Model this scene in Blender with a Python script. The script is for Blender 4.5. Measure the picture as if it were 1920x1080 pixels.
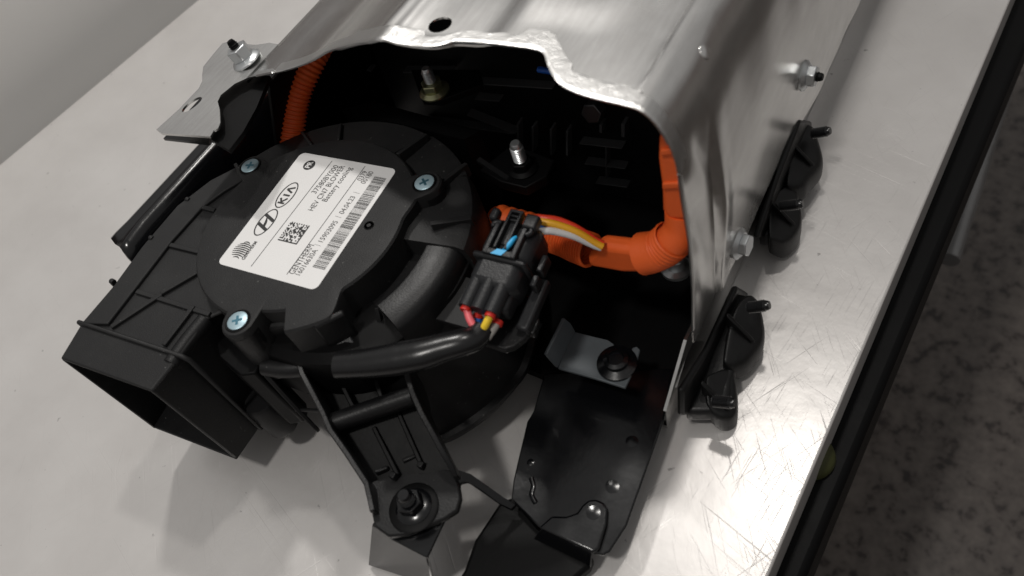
import bpy, bmesh, math, random
from mathutils import Vector, Matrix, noise
random.seed(7)
for o in list(bpy.data.objects): bpy.data.objects.remove(o)
S = bpy.context.scene
COL = S.collection
rad = math.radians

# ------------------------------------------------------------------ camera
# metres; table top at z = 0, Y runs along the bench, camera 0.36 m above the bench
CAMH = 0.36
F_PX = 1460.0
UP = Vector((-0.239, -0.583, -0.777)).normalized()            # world up in camera axes (x right, y down, z forward)
FWD = Vector((2500-960, -1948-540, F_PX)); FWD = (FWD - UP*FWD.dot(UP)).normalized()
RGT = FWD.cross(UP)
right = Vector((RGT[0], FWD[0], UP[0])); down = Vector((RGT[1], FWD[1], UP[1])); fwd = Vector((RGT[2], FWD[2], UP[2]))
cam = bpy.data.cameras.new('camera'); cam.sensor_width = 36.0; cam.lens = 36.0*F_PX/1920.0
cam.clip_start = 0.01; cam.clip_end = 50
camo = bpy.data.objects.new('camera', cam); COL.objects.link(camo); S.camera = camo
R3 = Matrix((right, -down, -fwd)).transposed()
camo.matrix_world = Matrix.Translation((0, 0, CAMH)) @ R3.to_4x4()
cam.dof.use_dof = True; cam.dof.focus_distance = 0.43; cam.dof.aperture_fstop = 9.0

# ------------------------------------------------------------------ light
W = bpy.data.worlds.new('World'); S.world = W; W.use_nodes = True
nt = W.node_tree; bg = nt.nodes['Background']
tc = nt.nodes.new('ShaderNodeTexCoord'); sp = nt.nodes.new('ShaderNodeSeparateXYZ'); cr = nt.nodes.new('ShaderNodeValToRGB')
nt.links.new(tc.outputs['Generated'], sp.inputs[0]); nt.links.new(sp.outputs['Z'], cr.inputs[0]); nt.links.new(cr.outputs[0], bg.inputs[0])
e = cr.color_ramp.elements
e[0].position = 0.0; e[0].color = (.150, .136, .126, 1)
e[1].position = 1.0; e[1].color = (.46, .45, .44, 1)
for p, c in ((.03, (.100, .075, .066, 1)), (.07, (.070, .046, .039, 1)), (.14, (.19, .178, .172, 1)), (.36, (.40, .39, .38, 1))):
    x = e.new(p); x.color = c
bg.inputs[1].default_value = 0.76
def lamp(name, loc, target, size, power, col):
    l = bpy.data.lights.new(name, 'AREA'); l.shape = 'RECTANGLE'; l.size = size[0]; l.size_y = size[1]; l.energy = power; l.color = col
    o = bpy.data.objects.new(name, l); COL.objects.link(o); o.location = loc
    o.rotation_euler = (Vector(target)-Vector(loc)).to_track_quat('-Z', 'Y').to_euler()
    return o
lamp('ceiling_lamp', (-0.24, -0.42, 1.70), (-.15, .15, 0), (.14, .14), 10, (1, .965, .92))       # behind the camera
lamp('ceiling_lamp', (-0.17, 0.90, 2.00), (-.12, .15, 0), (.10, .10), 7.5, (1, .96, .91))          # mirrored in the bench top
lamp('ceiling_lamp', (-1.03, 0.99, 1.75), (-.3, .1, 0), (.12, .12), 13.5, (1, .97, .93))           # far left
S.view_settings.view_transform = 'Standard'; S.view_settings.look = 'None'
S.view_settings.exposure = 0.0; S.view_settings.gamma = 1.0

# ------------------------------------------------------------------ measuring: a point of the picture at a known height or plane
def _hz(px, py):
    d = right*(px-960) + down*(py-540) + fwd*F_PX
    return d / -d.z
def at(px, py, z):
    d = _hz(px, py); return Vector((0, 0, CAMH)) + d*(CAMH-z)
def at_x(px, py, X):
    d = _hz(px, py); return Vector((0, 0, CAMH)) + d*(X/d.x)
def at_y(px, py, Y):
    d = _hz(px, py); return Vector((0, 0, CAMH)) + d*(Y/d.y)

# ------------------------------------------------------------------ materials
def new_mat(name):
    m = bpy.data.materials.new(name); m.use_nodes = True
    return m, m.node_tree.nodes, m.node_tree.links, m.node_tree.nodes['Principled BSDF']
def mat(name, col, rough=.5, metal=0.0, spec=.5, bump=0.0, bscale=600, rvar=0.0, cvar=0.0, vscale=60, coat=0.0):
    m, N, L, b = new_mat(name)
    b.inputs['Base Color'].default_value = (*col, 1); b.inputs['Roughness'].default_value = rough
    b.inputs['Metallic'].default_value = metal; b.inputs['Specular IOR Level'].default_value = spec
    b.inputs['Coat Weight'].default_value = coat
    t = N.new('ShaderNodeTexCoord')
    if bump:
        n = N.new('ShaderNodeTexNoise'); n.inputs['Scale'].default_value = bscale; n.inputs['Detail'].default_value = 3
        L.new(t.outputs['Object'], n.inputs['Vector'])
        bp = N.new('ShaderNodeBump'); bp.inputs['Strength'].default_value = bump; bp.inputs['Distance'].default_value = .0006
        L.new(n.outputs['Fac'], bp.inputs['Height']); L.new(bp.outputs[0], b.inputs['Normal'])
    if rvar or cvar:
        n2 = N.new('ShaderNodeTexNoise'); n2.inputs['Scale'].default_value = vscale; n2.inputs['Detail'].default_value = 6; n2.inputs['Roughness'].default_value = .65
        L.new(t.outputs['Object'], n2.inputs['Vector'])
        if rvar:
            mr = N.new('ShaderNodeMapRange'); mr.inputs['To Min'].default_value = rough-rvar; mr.inputs['To Max'].default_value = rough+rvar
            L.new(n2.outputs['Fac'], mr.inputs[0]); L.new(mr.outputs[0], b.inputs['Roughness'])
        if cvar:
            mx = N.new('ShaderNodeMix'); mx.data_type = 'RGBA'
            mx.inputs[6].default_value = (*[c*(1-cvar) for c in col], 1); mx.inputs[7].default_value = (*[min(1, c*(1+cvar)) for c in col], 1)
            L.new(n2.outputs['Fac'], mx.inputs[0]); L.new(mx.outputs[2], b.inputs['Base Color'])
    return m
def dust(m, base, amt=.09, sc=620, thr=.75):
    N, L = m.node_tree.nodes, m.node_tree.links; b = N['Principled BSDF']; t = N.new('ShaderNodeTexCoord')
    n = N.new('ShaderNodeTexNoise'); n.inputs['Scale'].default_value = sc; n.inputs['Detail'].default_value = 1; L.new(t.outputs['Object'], n.inputs['Vector'])
    r = N.new('ShaderNodeMapRange'); r.inputs['From Min'].default_value = thr; r.inputs['From Max'].default_value = thr+.05; L.new(n.outputs['Fac'], r.inputs[0])
    g = N.new('ShaderNodeTexNoise'); g.inputs['Scale'].default_value = 38; g.inputs['Detail'].default_value = 8; g.inputs['Roughness'].default_value = .7; L.new(t.outputs['Object'], g.inputs['Vector'])
    r2 = N.new('ShaderNodeMapRange'); r2.inputs['From Min'].default_value = .45; r2.inputs['From Max'].default_value = .8; r2.inputs['To Max'].default_value = .10; L.new(g.outputs['Fac'], r2.inputs[0])
    a = N.new('ShaderNodeMath'); a.operation = 'MAXIMUM'; L.new(r.outputs[0], a.inputs[0]); L.new(r2.outputs[0], a.inputs[1])
    mx = N.new('ShaderNodeMix'); mx.data_type = 'RGBA'; mx.inputs[6].default_value = (*base, 1); mx.inputs[7].default_value = (amt, amt, amt*.96, 1)
    L.new(a.outputs[0], mx.inputs[0]); L.new(mx.outputs[2], b.inputs['Base Color'])
M = {}
M['cover'] = mat('satin_black_plastic', (.0100, .0100, .0106), .52, spec=.25, bump=.25, bscale=1500, rvar=.06, cvar=.18)
M['plastic'] = mat('black_plastic', (.0042, .0042, .0047), .40, spec=.28, bump=.15, bscale=900, rvar=.10, cvar=.2)
dust(M['cover'], (.0130, .0130, .0135)); dust(M['plastic'], (.0062, .0062, .0067), .06)
M['gloss'] = mat('glossy_black_sleeve', (.0060, .0060, .0065), .27, spec=.4, bump=.1, bscale=200, rvar=.06)
M['dark'] = mat('matt_black_plastic', (.0016, .0016, .0018), .5, spec=.12, bump=.1, rvar=.08)
M['paint'] = mat('black_painted_steel', (.0024, .0026, .0033), .20, spec=.5, bump=.06, bscale=350, rvar=.08)
M['clip'] = mat('black_rubber', (.0034, .0034, .0036), .42, spec=.3, bump=.2, rvar=.1)
M['rib'] = mat('glint_lightened_plastic', (.075, .077, .080), .38, spec=.4)  # base colour lightened to stand in for glints on the cavity ribs
M['dullsteel'] = mat('dull_dark_steel', (.12, .12, .125), .38, metal=.8, rvar=.1)
M['zinc'] = mat('zinc_plated_steel', (.62, .64, .65), .33, metal=.9, bump=.1, rvar=.1)
M['bluezinc'] = mat('blue_passivated_screw', (.40, .54, .60), .42, metal=.55, bump=.1, rvar=.08)
M['recess'] = mat('screw_recess', (.10, .25, .33), .35, metal=.8)
M['orange'] = mat('orange_plastic', (.80, .120, .018), .55, bump=.15, rvar=.08, cvar=.12)
M['label'] = mat('white_label', (.70, .695, .69), .42, cvar=.03, vscale=90)
M['ink'] = mat('black_ink', (.016, .016, .016), .6)
M['red'] = mat('red_rubber', (.55, .02, .012), .4)
M['pinkw'] = mat('pink_wire', (.75, .13, .15), .42)
M['yelloww'] = mat('yellow_wire', (.80, .55, .03), .4)
M['amberw'] = mat('amber_wire', (.80, .40, .02), .4)
M['bluew'] = mat('blue_wire', (.02, .12, .42), .4)
M['whitew'] = mat('white_wire', (.62, .62, .62), .4)
M['greyw'] = mat('grey_wire', (.30, .29, .27), .45)
M['redw'] = mat('red_wire', (.72, .05, .02), .4)
M['bluep'] = mat('blue_paint_mark', (.03, .38, .72), .4)
M['bluetape'] = mat('blue_plastic', (.01, .10, .48), .4)
M['connector'] = mat('charcoal_connector_plastic', (.0125, .0130, .0145), .40, spec=.32, bump=.2, bscale=900, rvar=.08, cvar=.2)
M['steelgrey'] = mat('grey_coated_steel', (.085, .097, .106), .5, metal=.2, cvar=.2, vscale=80)
M['yellowzinc'] = mat('yellow_passivated_steel', (.40, .40, .24), .3, metal=.9)
M['yellowcap'] = mat('shade_darkened_yellow_green_rubber', (.030, .033, .004), .7)  # base darkened, shade under the bench edge is put into the colour
M['tube'] = mat('shade_darkened_steel_tube', (.22, .22, .22), .38, metal=.6, rvar=.1, cvar=.35, vscale=14)  # albedo lowered, the bench's shadow on the rail is put into the colour
def m_aluminium():
    m, N, L, b = new_mat('aluminium_sheet')
    b.inputs['Base Color'].default_value = (.83, .82, .805, 1); b.inputs['Metallic'].default_value = 1
    t = N.new('ShaderNodeTexCoord'); mp = N.new('ShaderNodeMapping'); mp.inputs['Scale'].default_value = (400, 18, 60)
    n = N.new('ShaderNodeTexNoise'); n.inputs['Scale'].default_value = 1; n.inputs['Detail'].default_value = 5
    L.new(t.outputs['Object'], mp.inputs[0]); L.new(mp.outputs[0], n.inputs['Vector'])
    n2 = N.new('ShaderNodeTexNoise'); n2.inputs['Scale'].default_value = 22; n2.inputs['Detail'].default_value = 5
    L.new(t.outputs['Object'], n2.inputs['Vector'])
    mr = N.new('ShaderNodeMapRange'); mr.inputs['To Min'].default_value = .19; mr.inputs['To Max'].default_value = .31
    L.new(n2.outputs['Fac'], mr.inputs[0]); L.new(mr.outputs[0], b.inputs['Roughness'])
    # fine rolling grain and scuffs in the colour
    mp3 = N.new('ShaderNodeMapping'); mp3.inputs['Scale'].default_value = (500, 60, 200); L.new(t.outputs['Object'], mp3.inputs[0])
    n3 = N.new('ShaderNodeTexNoise'); n3.inputs['Scale'].default_value = 1; n3.inputs['Detail'].default_value = 4; L.new(mp3.outputs[0], n3.inputs['Vector'])
    n4 = N.new('ShaderNodeTexNoise'); n4.inputs['Scale'].default_value = 55; n4.inputs['Detail'].default_value = 7; n4.inputs['Roughness'].default_value = .7; L.new(t.outputs['Object'], n4.inputs['Vector'])
    mm = N.new('ShaderNodeMath'); mm.operation = 'MULTIPLY'; L.new(n3.outputs['Fac'], mm.inputs[0]); L.new(n4.outputs['Fac'], mm.inputs[1])
    c2 = N.new('ShaderNodeValToRGB'); c2.color_ramp.elements[0].position = .12; c2.color_ramp.elements[0].color = (.64, .63, .615, 1); c2.color_ramp.elements[1].position = .38; c2.color_ramp.elements[1].color = (.74, .735, .72, 1)
    L.new(mm.outputs[0], c2.inputs[0]); L.new(c2.outputs[0], b.inputs['Base Color'])
    ad = N.new('ShaderNodeMath'); ad.operation = 'MULTIPLY_ADD'; ad.inputs[1].default_value = .15
    L.new(n.outputs['Fac'], ad.inputs[0]); L.new(n2.outputs['Fac'], ad.inputs[2])
    bp = N.new('ShaderNodeBump'); bp.inputs['Strength'].default_value = .12; bp.inputs['Distance'].default_value = .0010
    L.new(ad.outputs[0], bp.inputs['Height']); L.new(bp.outputs[0], b.inputs['Normal'])
    return m
def m_foil():
    m, N, L, b = new_mat('aluminium_foil_tape')
    b.inputs['Base Color'].default_value = (.52, .515, .505, 1); b.inputs['Metallic'].default_value = 1; b.inputs['Roughness'].default_value = .36
    t = N.new('ShaderNodeTexCoord'); mp = N.new('ShaderNodeMapping'); mp.inputs['Scale'].default_value = (1, .45, 1); mp.inputs['Rotation'].default_value = (0, 0, .5)
    v = N.new('ShaderNodeTexVoronoi'); v.feature = 'DISTANCE_TO_EDGE'; v.inputs['Scale'].default_value = 120
    n = N.new('ShaderNodeTexNoise'); n.inputs['Scale'].default_value = 160; n.inputs['Detail'].default_value = 4
    L.new(t.outputs['Object'], n.inputs['Vector']); L.new(t.outputs['Object'], mp.inputs[0])
    vm = N.new('ShaderNodeVectorMath'); vm.operation = 'MULTIPLY_ADD'; vm.inputs[1].default_value = (.02, .02, .02)
    L.new(n.outputs['Color'], vm.inputs[0]); L.new(mp.outputs[0], vm.inputs[2]); L.new(vm.outputs[0], v.inputs['Vector'])
    pw = N.new('ShaderNodeMath'); pw.operation = 'MINIMUM'; pw.inputs[1].default_value = .09
    L.new(v.outputs['Distance'], pw.inputs[0])
    ad = N.new('ShaderNodeMath'); ad.operation = 'MULTIPLY_ADD'; ad.inputs[1].default_value = .25
    L.new(n.outputs['Fac'], ad.inputs[0]); L.new(pw.outputs[0], ad.inputs[2])
    bp = N.new('ShaderNodeBump'); bp.inputs['Strength'].default_value = .12; bp.inputs['Distance'].default_value = .0030
    L.new(ad.outputs[0], bp.inputs['Height']); L.new(bp.outputs[0], b.inputs['Normal'])
    return m
def m_table():
    m, N, L, b = new_mat('scuffed_pale_bench_top')
    b.inputs['Metallic'].default_value = .40; b.inputs['Specular IOR Level'].default_value = .6
    t = N.new('ShaderNodeTexCoord')
    n = N.new('ShaderNodeTexNoise'); n.inputs['Scale'].default_value = 9; n.inputs['Detail'].default_value = 9; n.inputs['Roughness'].default_value = .62
    L.new(t.outputs['Object'], n.inputs['Vector'])
    cr = N.new('ShaderNodeValToRGB'); cr.color_ramp.elements[0].position = .3; cr.color_ramp.elements[0].color = (.555, .535, .520, 1)
    cr.color_ramp.elements[1].position = .7; cr.color_ramp.elements[1].color = (.645, .628, .613, 1)
    L.new(n.outputs['Fac'], cr.inputs[0])
    # fine dirt specks
    n3 = N.new('ShaderNodeTexNoise'); n3.inputs['Scale'].default_value = 150; n3.inputs['Detail'].default_value = 5
    L.new(t.outputs['Object'], n3.inputs['Vector'])
    c3 = N.new('ShaderNodeValToRGB'); c3.color_ramp.elements[0].position = .70; c3.color_ramp.elements[0].color = (0, 0, 0, 1); c3.color_ramp.elements[1].position = .75; c3.color_ramp.elements[1].color = (.55, .55, .55, 1)
    L.new(n3.outputs['Fac'], c3.inputs[0])
    # scratches: thin lines of stretched noise in several directions
    def scratch(rot, sx, sy, lo, hi):
        m0 = N.new('ShaderNodeMapping'); m0.inputs['Rotation'].default_value = (0, 0, rot); mp = N.new('ShaderNodeMapping'); mp.inputs['Scale'].default_value = (sx, sy, 1)
        L.new(t.outputs['Object'], m0.inputs[0]); L.new(m0.outputs[0], mp.inputs[0])
        w = N.new('ShaderNodeTexNoise'); w.inputs['Scale'].default_value = 1; w.inputs['Detail'].default_value = 2.5; w.inputs['Distortion'].default_value = .15
        L.new(mp.outputs[0], w.inputs['Vector'])
        r = N.new('ShaderNodeMapRange'); r.inputs['From Min'].default_value = lo; r.inputs['From Max'].default_value = hi
        L.new(w.outputs['Fac'], r.inputs[0]); return r
    a1 = scratch(.55, 1100, 11, .66, .74); a2 = scratch(-.85, 950, 16, .66, .75); a3 = scratch(1.9, 1250, 9, .665, .76)
    a4 = scratch(2.6, 1300, 22, .655, .74); a5 = scratch(.15, 1500, 26, .655, .74)
    s1 = N.new('ShaderNodeMath'); s1.operation = 'MAXIMUM'; L.new(a1.outputs[0], s1.inputs[0]); L.new(a2.outputs[0], s1.inputs[1])
    s2 = N.new('ShaderNodeMath'); s2.operation = 'MAXIMUM'; L.new(s1.outputs[0], s2.inputs[0]); L.new(a3.outputs[0], s2.inputs[1])
    s3 = N.new('ShaderNodeMath'); s3.operation = 'MAXIMUM'; L.new(a4.outputs[0], s3.inputs[0]); L.new(a5.outputs[0], s3.inputs[1])
    s4 = N.new('ShaderNodeMath'); s4.operation = 'MAXIMUM'; L.new(s2.outputs[0], s4.inputs[0]); L.new(s3.outputs[0], s4.inputs[1]); s2 = s4
    mx = N.new('ShaderNodeMix'); mx.data_type = 'RGBA'; mx.inputs[7].default_value = (.10, .095, .09, 1)
    L.new(c3.outputs[0], mx.inputs[0]); L.new(cr.outputs[0], mx.inputs[6])
    mx2 = N.new('ShaderNodeMix'); mx2.data_type = 'RGBA'; mx2.inputs[7].default_value = (.40, .385, .38, 1)
    ms = N.new('ShaderNodeMath'); ms.operation = 'MULTIPLY'; ms.inputs[1].default_value = .20
    L.new(s2.outputs[0], ms.inputs[0]); L.new(ms.outputs[0], mx2.inputs[0]); L.new(mx.outputs[2], mx2.inputs[6]); L.new(mx2.outputs[2], b.inputs['Base Color'])
    mr = N.new('ShaderNodeMapRange'); mr.inputs['To Min'].default_value = .24; mr.inputs['To Max'].default_value = .40
    L.new(n.outputs['Fac'], mr.inputs[0]); L.new(mr.outputs[0], b.inputs['Roughness'])
    nb = N.new('ShaderNodeTexNoise'); nb.inputs['Scale'].default_value = 45; nb.inputs['Detail'].default_value = 8; L.new(t.outputs['Object'], nb.inputs['Vector'])
    ad = N.new('ShaderNodeMath'); ad.operation = 'MULTIPLY_ADD'; ad.inputs[1].default_value = -.28
    L.new(s2.outputs[0], ad.inputs[0]); L.new(nb.outputs['Fac'], ad.inputs[2])
    bp = N.new('ShaderNodeBump'); bp.inputs['Strength'].default_value = .18; bp.inputs['Distance'].default_value = .0012
    L.new(ad.outputs[0], bp.inputs['Height']); L.new(bp.outputs[0], b.inputs['Normal'])
    return m
def m_floor():
    m, N, L, b = new_mat('speckled_terrazzo')
    t = N.new('ShaderNodeTexCoord')
    n = N.new('ShaderNodeTexNoise'); n.inputs['Scale'].default_value = 40; n.inputs['Detail'].default_value = 6; n.inputs['Roughness'].default_value = .66; n.inputs['Distortion'].default_value = .2
    L.new(t.outputs['Object'], n.inputs['Vector'])
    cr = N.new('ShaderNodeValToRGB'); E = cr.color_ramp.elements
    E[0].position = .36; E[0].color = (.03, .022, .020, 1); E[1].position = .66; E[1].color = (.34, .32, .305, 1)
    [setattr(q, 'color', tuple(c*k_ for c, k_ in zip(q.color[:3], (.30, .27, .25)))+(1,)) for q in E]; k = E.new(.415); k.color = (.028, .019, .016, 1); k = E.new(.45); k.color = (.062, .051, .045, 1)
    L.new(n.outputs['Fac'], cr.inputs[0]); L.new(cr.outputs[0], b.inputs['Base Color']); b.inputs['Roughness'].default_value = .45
    return m
M['alu'] = m_aluminium(); M['foil'] = m_foil(); M['table'] = m_table(); M['floor'] = m_floor()
M['wall'] = mat('grey_painted_wall', (.82, .81, .79), .6, cvar=.05, vscale=8)

# ------------------------------------------------------------------ building helpers
def link(o, parent=None):
    COL.objects.link(o)
    if parent is not None: o.parent = parent
    return o
def mesh(name, v, f, m, parent=None, smooth=False, bevel=0, bseg=2, angle=35, solid=0, sub=0, soff=-1):
    me = bpy.data.meshes.new(name); me.from_pydata([tuple(p) for p in v], [], f); me.validate(); me.update()
    bm = bmesh.new(); bm.from_mesh(me); bmesh.ops.recalc_face_normals(bm, faces=bm.faces); bm.to_mesh(me); bm.free()
    me.materials.append(M[m]); o = bpy.data.objects.new(name, me); link(o, parent)
    finish(o, smooth, bevel, bseg, angle, solid, sub, soff); return o
def finish(o, smooth=False, bevel=0, bseg=2, angle=35, solid=0, sub=0, soff=-1):
    if solid:
        s = o.modifiers.new('solid', 'SOLIDIFY'); s.thickness = solid; s.offset = soff
    if bevel:
        b = o.modifiers.new('bevel', 'BEVEL'); b.width = bevel; b.segments = bseg; b.limit_method = 'ANGLE'; b.angle_limit = rad(angle)
        b.use_clamp_overlap = True; b.harden_normals = False
    if sub:
        s = o.modifiers.new('sub', 'SUBSURF'); s.levels = sub; s.render_levels = sub
    if smooth or bevel:
        for p in o.data.polygons: p.use_smooth = True
        try: o.data.set_sharp_from_angle(angle=rad(angle))
        except Exception: pass
def root(name, loc, label=None, cat=None):
    o = bpy.data.objects.new(name, None); link(o); o.location = (0, 0, 0); o.empty_display_size = .02
    if label: o['label'] = label
    if cat: o['category'] = cat
    return o
def tag(o, label, cat, kind=None):
    o['label'] = label
    if cat: o['category'] = cat
    if kind: o['kind'] = kind
    return o
def prism(name, pts, z0, z1, m, parent=None, **k):
    n = len(pts); v = [(p[0], p[1], z0) for p in pts] + [(p[0], p[1], z1) for p in pts]
    f = [list(range(n))[::-1], list(range(n, 2*n))] + [[i, (i+1) % n, n+(i+1) % n, n+i] for i in range(n)]
    return mesh(name, v, f, m, parent, **k)
def slab(name, pts, off, m, parent=None, **k):
    off = Vector(off); n = len(pts); v = [Vector(p) for p in pts] + [Vector(p)+off for p in pts]
    f = [list(range(n))[::-1], list(range(n, 2*n))] + [[i, (i+1) % n, n+(i+1) % n, n+i] for i in range(n)]
    return mesh(name, v, f, m, parent, **k)
def plate(name, outer, holes, z0, z1, m, parent=None, **k):
    bm = bmesh.new()
    for loop in [outer]+holes:
        vs = [bm.verts.new((p[0], p[1], z1)) for p in loop]
        for i in range(len(vs)): bm.edges.new((vs[i], vs[(i+1) % len(vs)]))
    bmesh.ops.triangle_fill(bm, use_beauty=True, use_dissolve=True, edges=bm.edges[:], normal=(0, 0, 1))
    r = bmesh.ops.extrude_face_region(bm, geom=bm.faces[:])
    for g in r['geom']:
        if isinstance(g, bmesh.types.BMVert): g.co.z = z0
    bmesh.ops.recalc_face_normals(bm, faces=bm.faces)
    me = bpy.data.meshes.new(name); bm.to_mesh(me); bm.free(); me.materials.append(M[m])
    o = bpy.data.objects.new(name, me); link(o, parent); finish(o, **k); return o
def box(name, c, d, m, parent=None, mx=None, bevel=0, **k):
    v = []
    for i in range(8):
        p = Vector(((-.5, .5)[i & 1]*d[0], (-.5, .5)[i >> 1 & 1]*d[1], (-.5, .5)[i >> 2]*d[2]))+Vector(c)
        v.append(mx @ p if mx else p)
    return mesh(name, v, [(0, 2, 3, 1), (4, 5, 7, 6), (0, 1, 5, 4), (2, 6, 7, 3), (0, 4, 6, 2), (1, 3, 7, 5)], m, parent, bevel=bevel, **k)
def catmull(P, n):
    P = [Vector(p) for p in P]; Q = [P[0]*2-P[1]]+P+[P[-1]*2-P[-2]]; out = []
    for i in range(1, len(Q)-2):
        for k in range(n):
            t = k/n; a, b, c, d = Q[i-1:i+3]
            out.append(.5*((2*b)+(c-a)*t+(2*a-5*b+4*c-d)*t*t+(3*b-a-3*c+d)*t**3))
    out.append(P[-1]); return out
def sweep(name, path, r, m, parent=None, seg=14, n=6, squash=1.0, ridges=0, rd=0.0, **k):
    if len(path) > 2 and n > 1: pts = catmull(path, n)
    elif ridges: 
        a, b = Vector(path[0]), Vector(path[-1]); pts = [a.lerp(b, i/(ridges*4)) for i in range(ridges*4+1)]
    else: pts = [Vector(p) for p in path]
    if isinstance(r, (int, float)): r = [r]*len(path)
    v = []; f = []; prev = None; N = len(pts)
    for i, p in enumerate(pts):
        t = (pts[min(i+1, N-1)]-pts[max(i-1, 0)]).normalized()
        if prev is None: a = t.orthogonal().normalized() if abs(t.z) > .9 else t.cross(Vector((0, 0, 1))).normalized()
        else: a = (prev - t*prev.dot(t)).normalized()
        prev = a; b = t.cross(a)
        s = i/(N-1)*(len(r)-1); j = min(int(s), len(r)-2) if len(r) > 1 else 0
        rr = r[j]+(r[min(j+1, len(r)-1)]-r[j])*(s-j)
        if ridges: rr += rd*(.5-.5*math.cos(i/(N-1)*2*math.pi*ridges))
        for q in range(seg):
            w = 2*math.pi*q/seg; v.append(p+a*math.cos(w)*rr+b*math.sin(w)*rr*squash)
    for i in range(N-1):
        for q in range(seg): f.append((i*seg+q, i*seg+(q+1) % seg, (i+1)*seg+(q+1) % seg, (i+1)*seg+q))
    f.append(tuple(range(seg))[::-1]); f.append(tuple((N-1)*seg+q for q in range(seg)))
    return mesh(name, v, f, m, parent, smooth=True, angle=50, **k)
def lathe(name, prof, m, parent=None, mx=None, seg=32, angle=40, **k):
    mx = mx or Matrix.Identity(4); v = []; f = []; n = len(prof)
    for i in range(seg):
        w = 2*math.pi*i/seg
        for r, z in prof: v.append(mx @ Vector((r*math.cos(w), r*math.sin(w), z)))
    for i in range(seg):
        for j in range(n-1): f.append((i*n+j, ((i+1) % seg)*n+j, ((i+1) % seg)*n+j+1, i*n+j+1))
    if prof[0][0] > 1e-7: f.append(tuple(i*n for i in range(seg))[::-1])
    if prof[-1][0] > 1e-7: f.append(tuple(i*n+n-1 for i in range(seg)))
    o = mesh(name, v, f, m, parent, smooth=True, angle=angle, **k)
    return o
def frame(loc, zdir, xhint=(1, 0, 0)):
    z = Vector(zdir).normalized(); x = Vector(xhint); x = (x-z*x.dot(z)).normalized(); y = z.cross(x)
    M4 = Matrix((x, y, z)).transposed().to_4x4(); return Matrix.Translation(loc) @ M4
def hexagon(r, rot=0): return [(r*math.cos(rot+i*math.pi/3), r*math.sin(rot+i*math.pi/3)) for i in range(6)]
def hexprism(name, mx, r, z0, z1, m, parent, rot=0):
    h = hexagon(r, rot); v = [mx @ Vector((*p, z0)) for p in h]+[mx @ Vector((*p, z1)) for p in h]
    f = [tuple(range(6))[::-1], tuple(range(6, 12))]+[(i, (i+1) % 6, 6+(i+1) % 6, 6+i) for i in range(6)]
    return mesh(name, v, f, m, parent, bevel=r*.10, bseg=2)
def thread(r, z0, z1, pitch, tip=True):
    P = [(r*.86, z0)]; z = z0
    while z+pitch < z1-.0015:
        P += [(r*.84, z+pitch*.1), (r, z+pitch*.45), (r, z+pitch*.6), (r*.84, z+pitch*.95)]; z += pitch
    P += [(r*.84, z1-.0012), (r*.65, z1)] if tip else [(r*.84, z1)]
    return P
def flange_nut(parent, loc, axis, r=.0062, h=.0055, m='zinc', stud='zinc', studlen=.007, studr=.0031, name='flange_nut', studname='stud', rot=.3, xh=(1, 0, 0)):
    mx = frame(loc, axis, xh)
    n = hexprism(name, mx, r, .0018, h, m, parent, rot)
    lathe('washer_flange', [(0, -.0004), (r*1.35, -.0004), (r*1.38, .0006), (r*1.05, .0022), (0, .0022)], m, n, mx)
    if studlen: lathe(studname, thread(studr, h-.001, h+studlen, .0011), stud, n, mx, seg=18)
    return n

# ================================================================== SETTING
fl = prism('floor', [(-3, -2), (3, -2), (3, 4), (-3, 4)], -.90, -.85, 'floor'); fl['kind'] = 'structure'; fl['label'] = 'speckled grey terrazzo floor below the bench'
# bench top follows the photographed edges
def edgeL(y): return -.722+.117*(y-.17)
def edgeR(y): return -.027+.0565*(y-.102)
bench = root('workbench', (0, 0, 0), 'pale scuffed workbench top with scratches under the battery pack', 'workbench')
prism('bench_top', [(edgeL(-.4), -.4), (edgeR(-.4), -.4), (edgeR(1.3), 1.3), (edgeL(1.3), 1.3)], -.035, 0, 'table', bench, bevel=.0012)
fb0 = at(1612, 845, -.045); fb1 = at(1775, 450, -.045); fbd = (fb1-fb0)/(fb1.y-fb0.y)
prism('frame_beam_with_shade', [(fb0.x+fbd.x*(-.1-fb0.y)-.07, -.1), (fb0.x+fbd.x*(-.1-fb0.y), -.1), (fb1.x+fbd.x*(1.2-fb1.y), 1.2), (fb1.x+fbd.x*(1.2-fb1.y)-.09, 1.2)], -.10, -.0365, 'dark', bench, bevel=.004)  # beam, its near part lengthened as a dark strip in place of floor shadow
sweep('lower_rail', [(.012, .70, -.50), (.024, 1.5, -.50)], .012, 'tube', bench, seg=20)
# wall beyond the left edge of the bench
wy0, wy1 = -.6, 1.6
slab('wall', [(edgeL(wy0)-.080, wy0, -.85), (edgeL(wy1)-.080, wy1, -.85), (edgeL(wy1)-.080, wy1, .10), (edgeL(wy0)-.080, wy0, .10)], (-.05, 0, 0), 'wall')
bpy.data.objects['wall']['kind'] = 'structure'; bpy.data.objects['wall']['label'] = 'smooth grey wall along the left edge of the bench'
cap = lathe('rubber_cap', [(0, 0), (.0125, 0), (.0130, .002), (.0118, .006), (.0080, .0085), (0, .0095)], 'yellowcap', None, frame(at(1516, 858, -.0365), (0, 0, 1)))
tag(cap, 'dull yellow-green rounded cap on the black beam beside the bench edge', 'cap')

# ================================================================== BATTERY PACK
pack = root('battery_pack', (0, 0, 0), 'aluminium-covered battery pack with foil-taped cut-out and black interior', 'battery pack')
def lerp(a, b, t): return a+(b-a)*t
def sstep(a, b, x):
    t = min(1, max(0, (x-a)/(b-a))); return t*t*(3-2*t)
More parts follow.
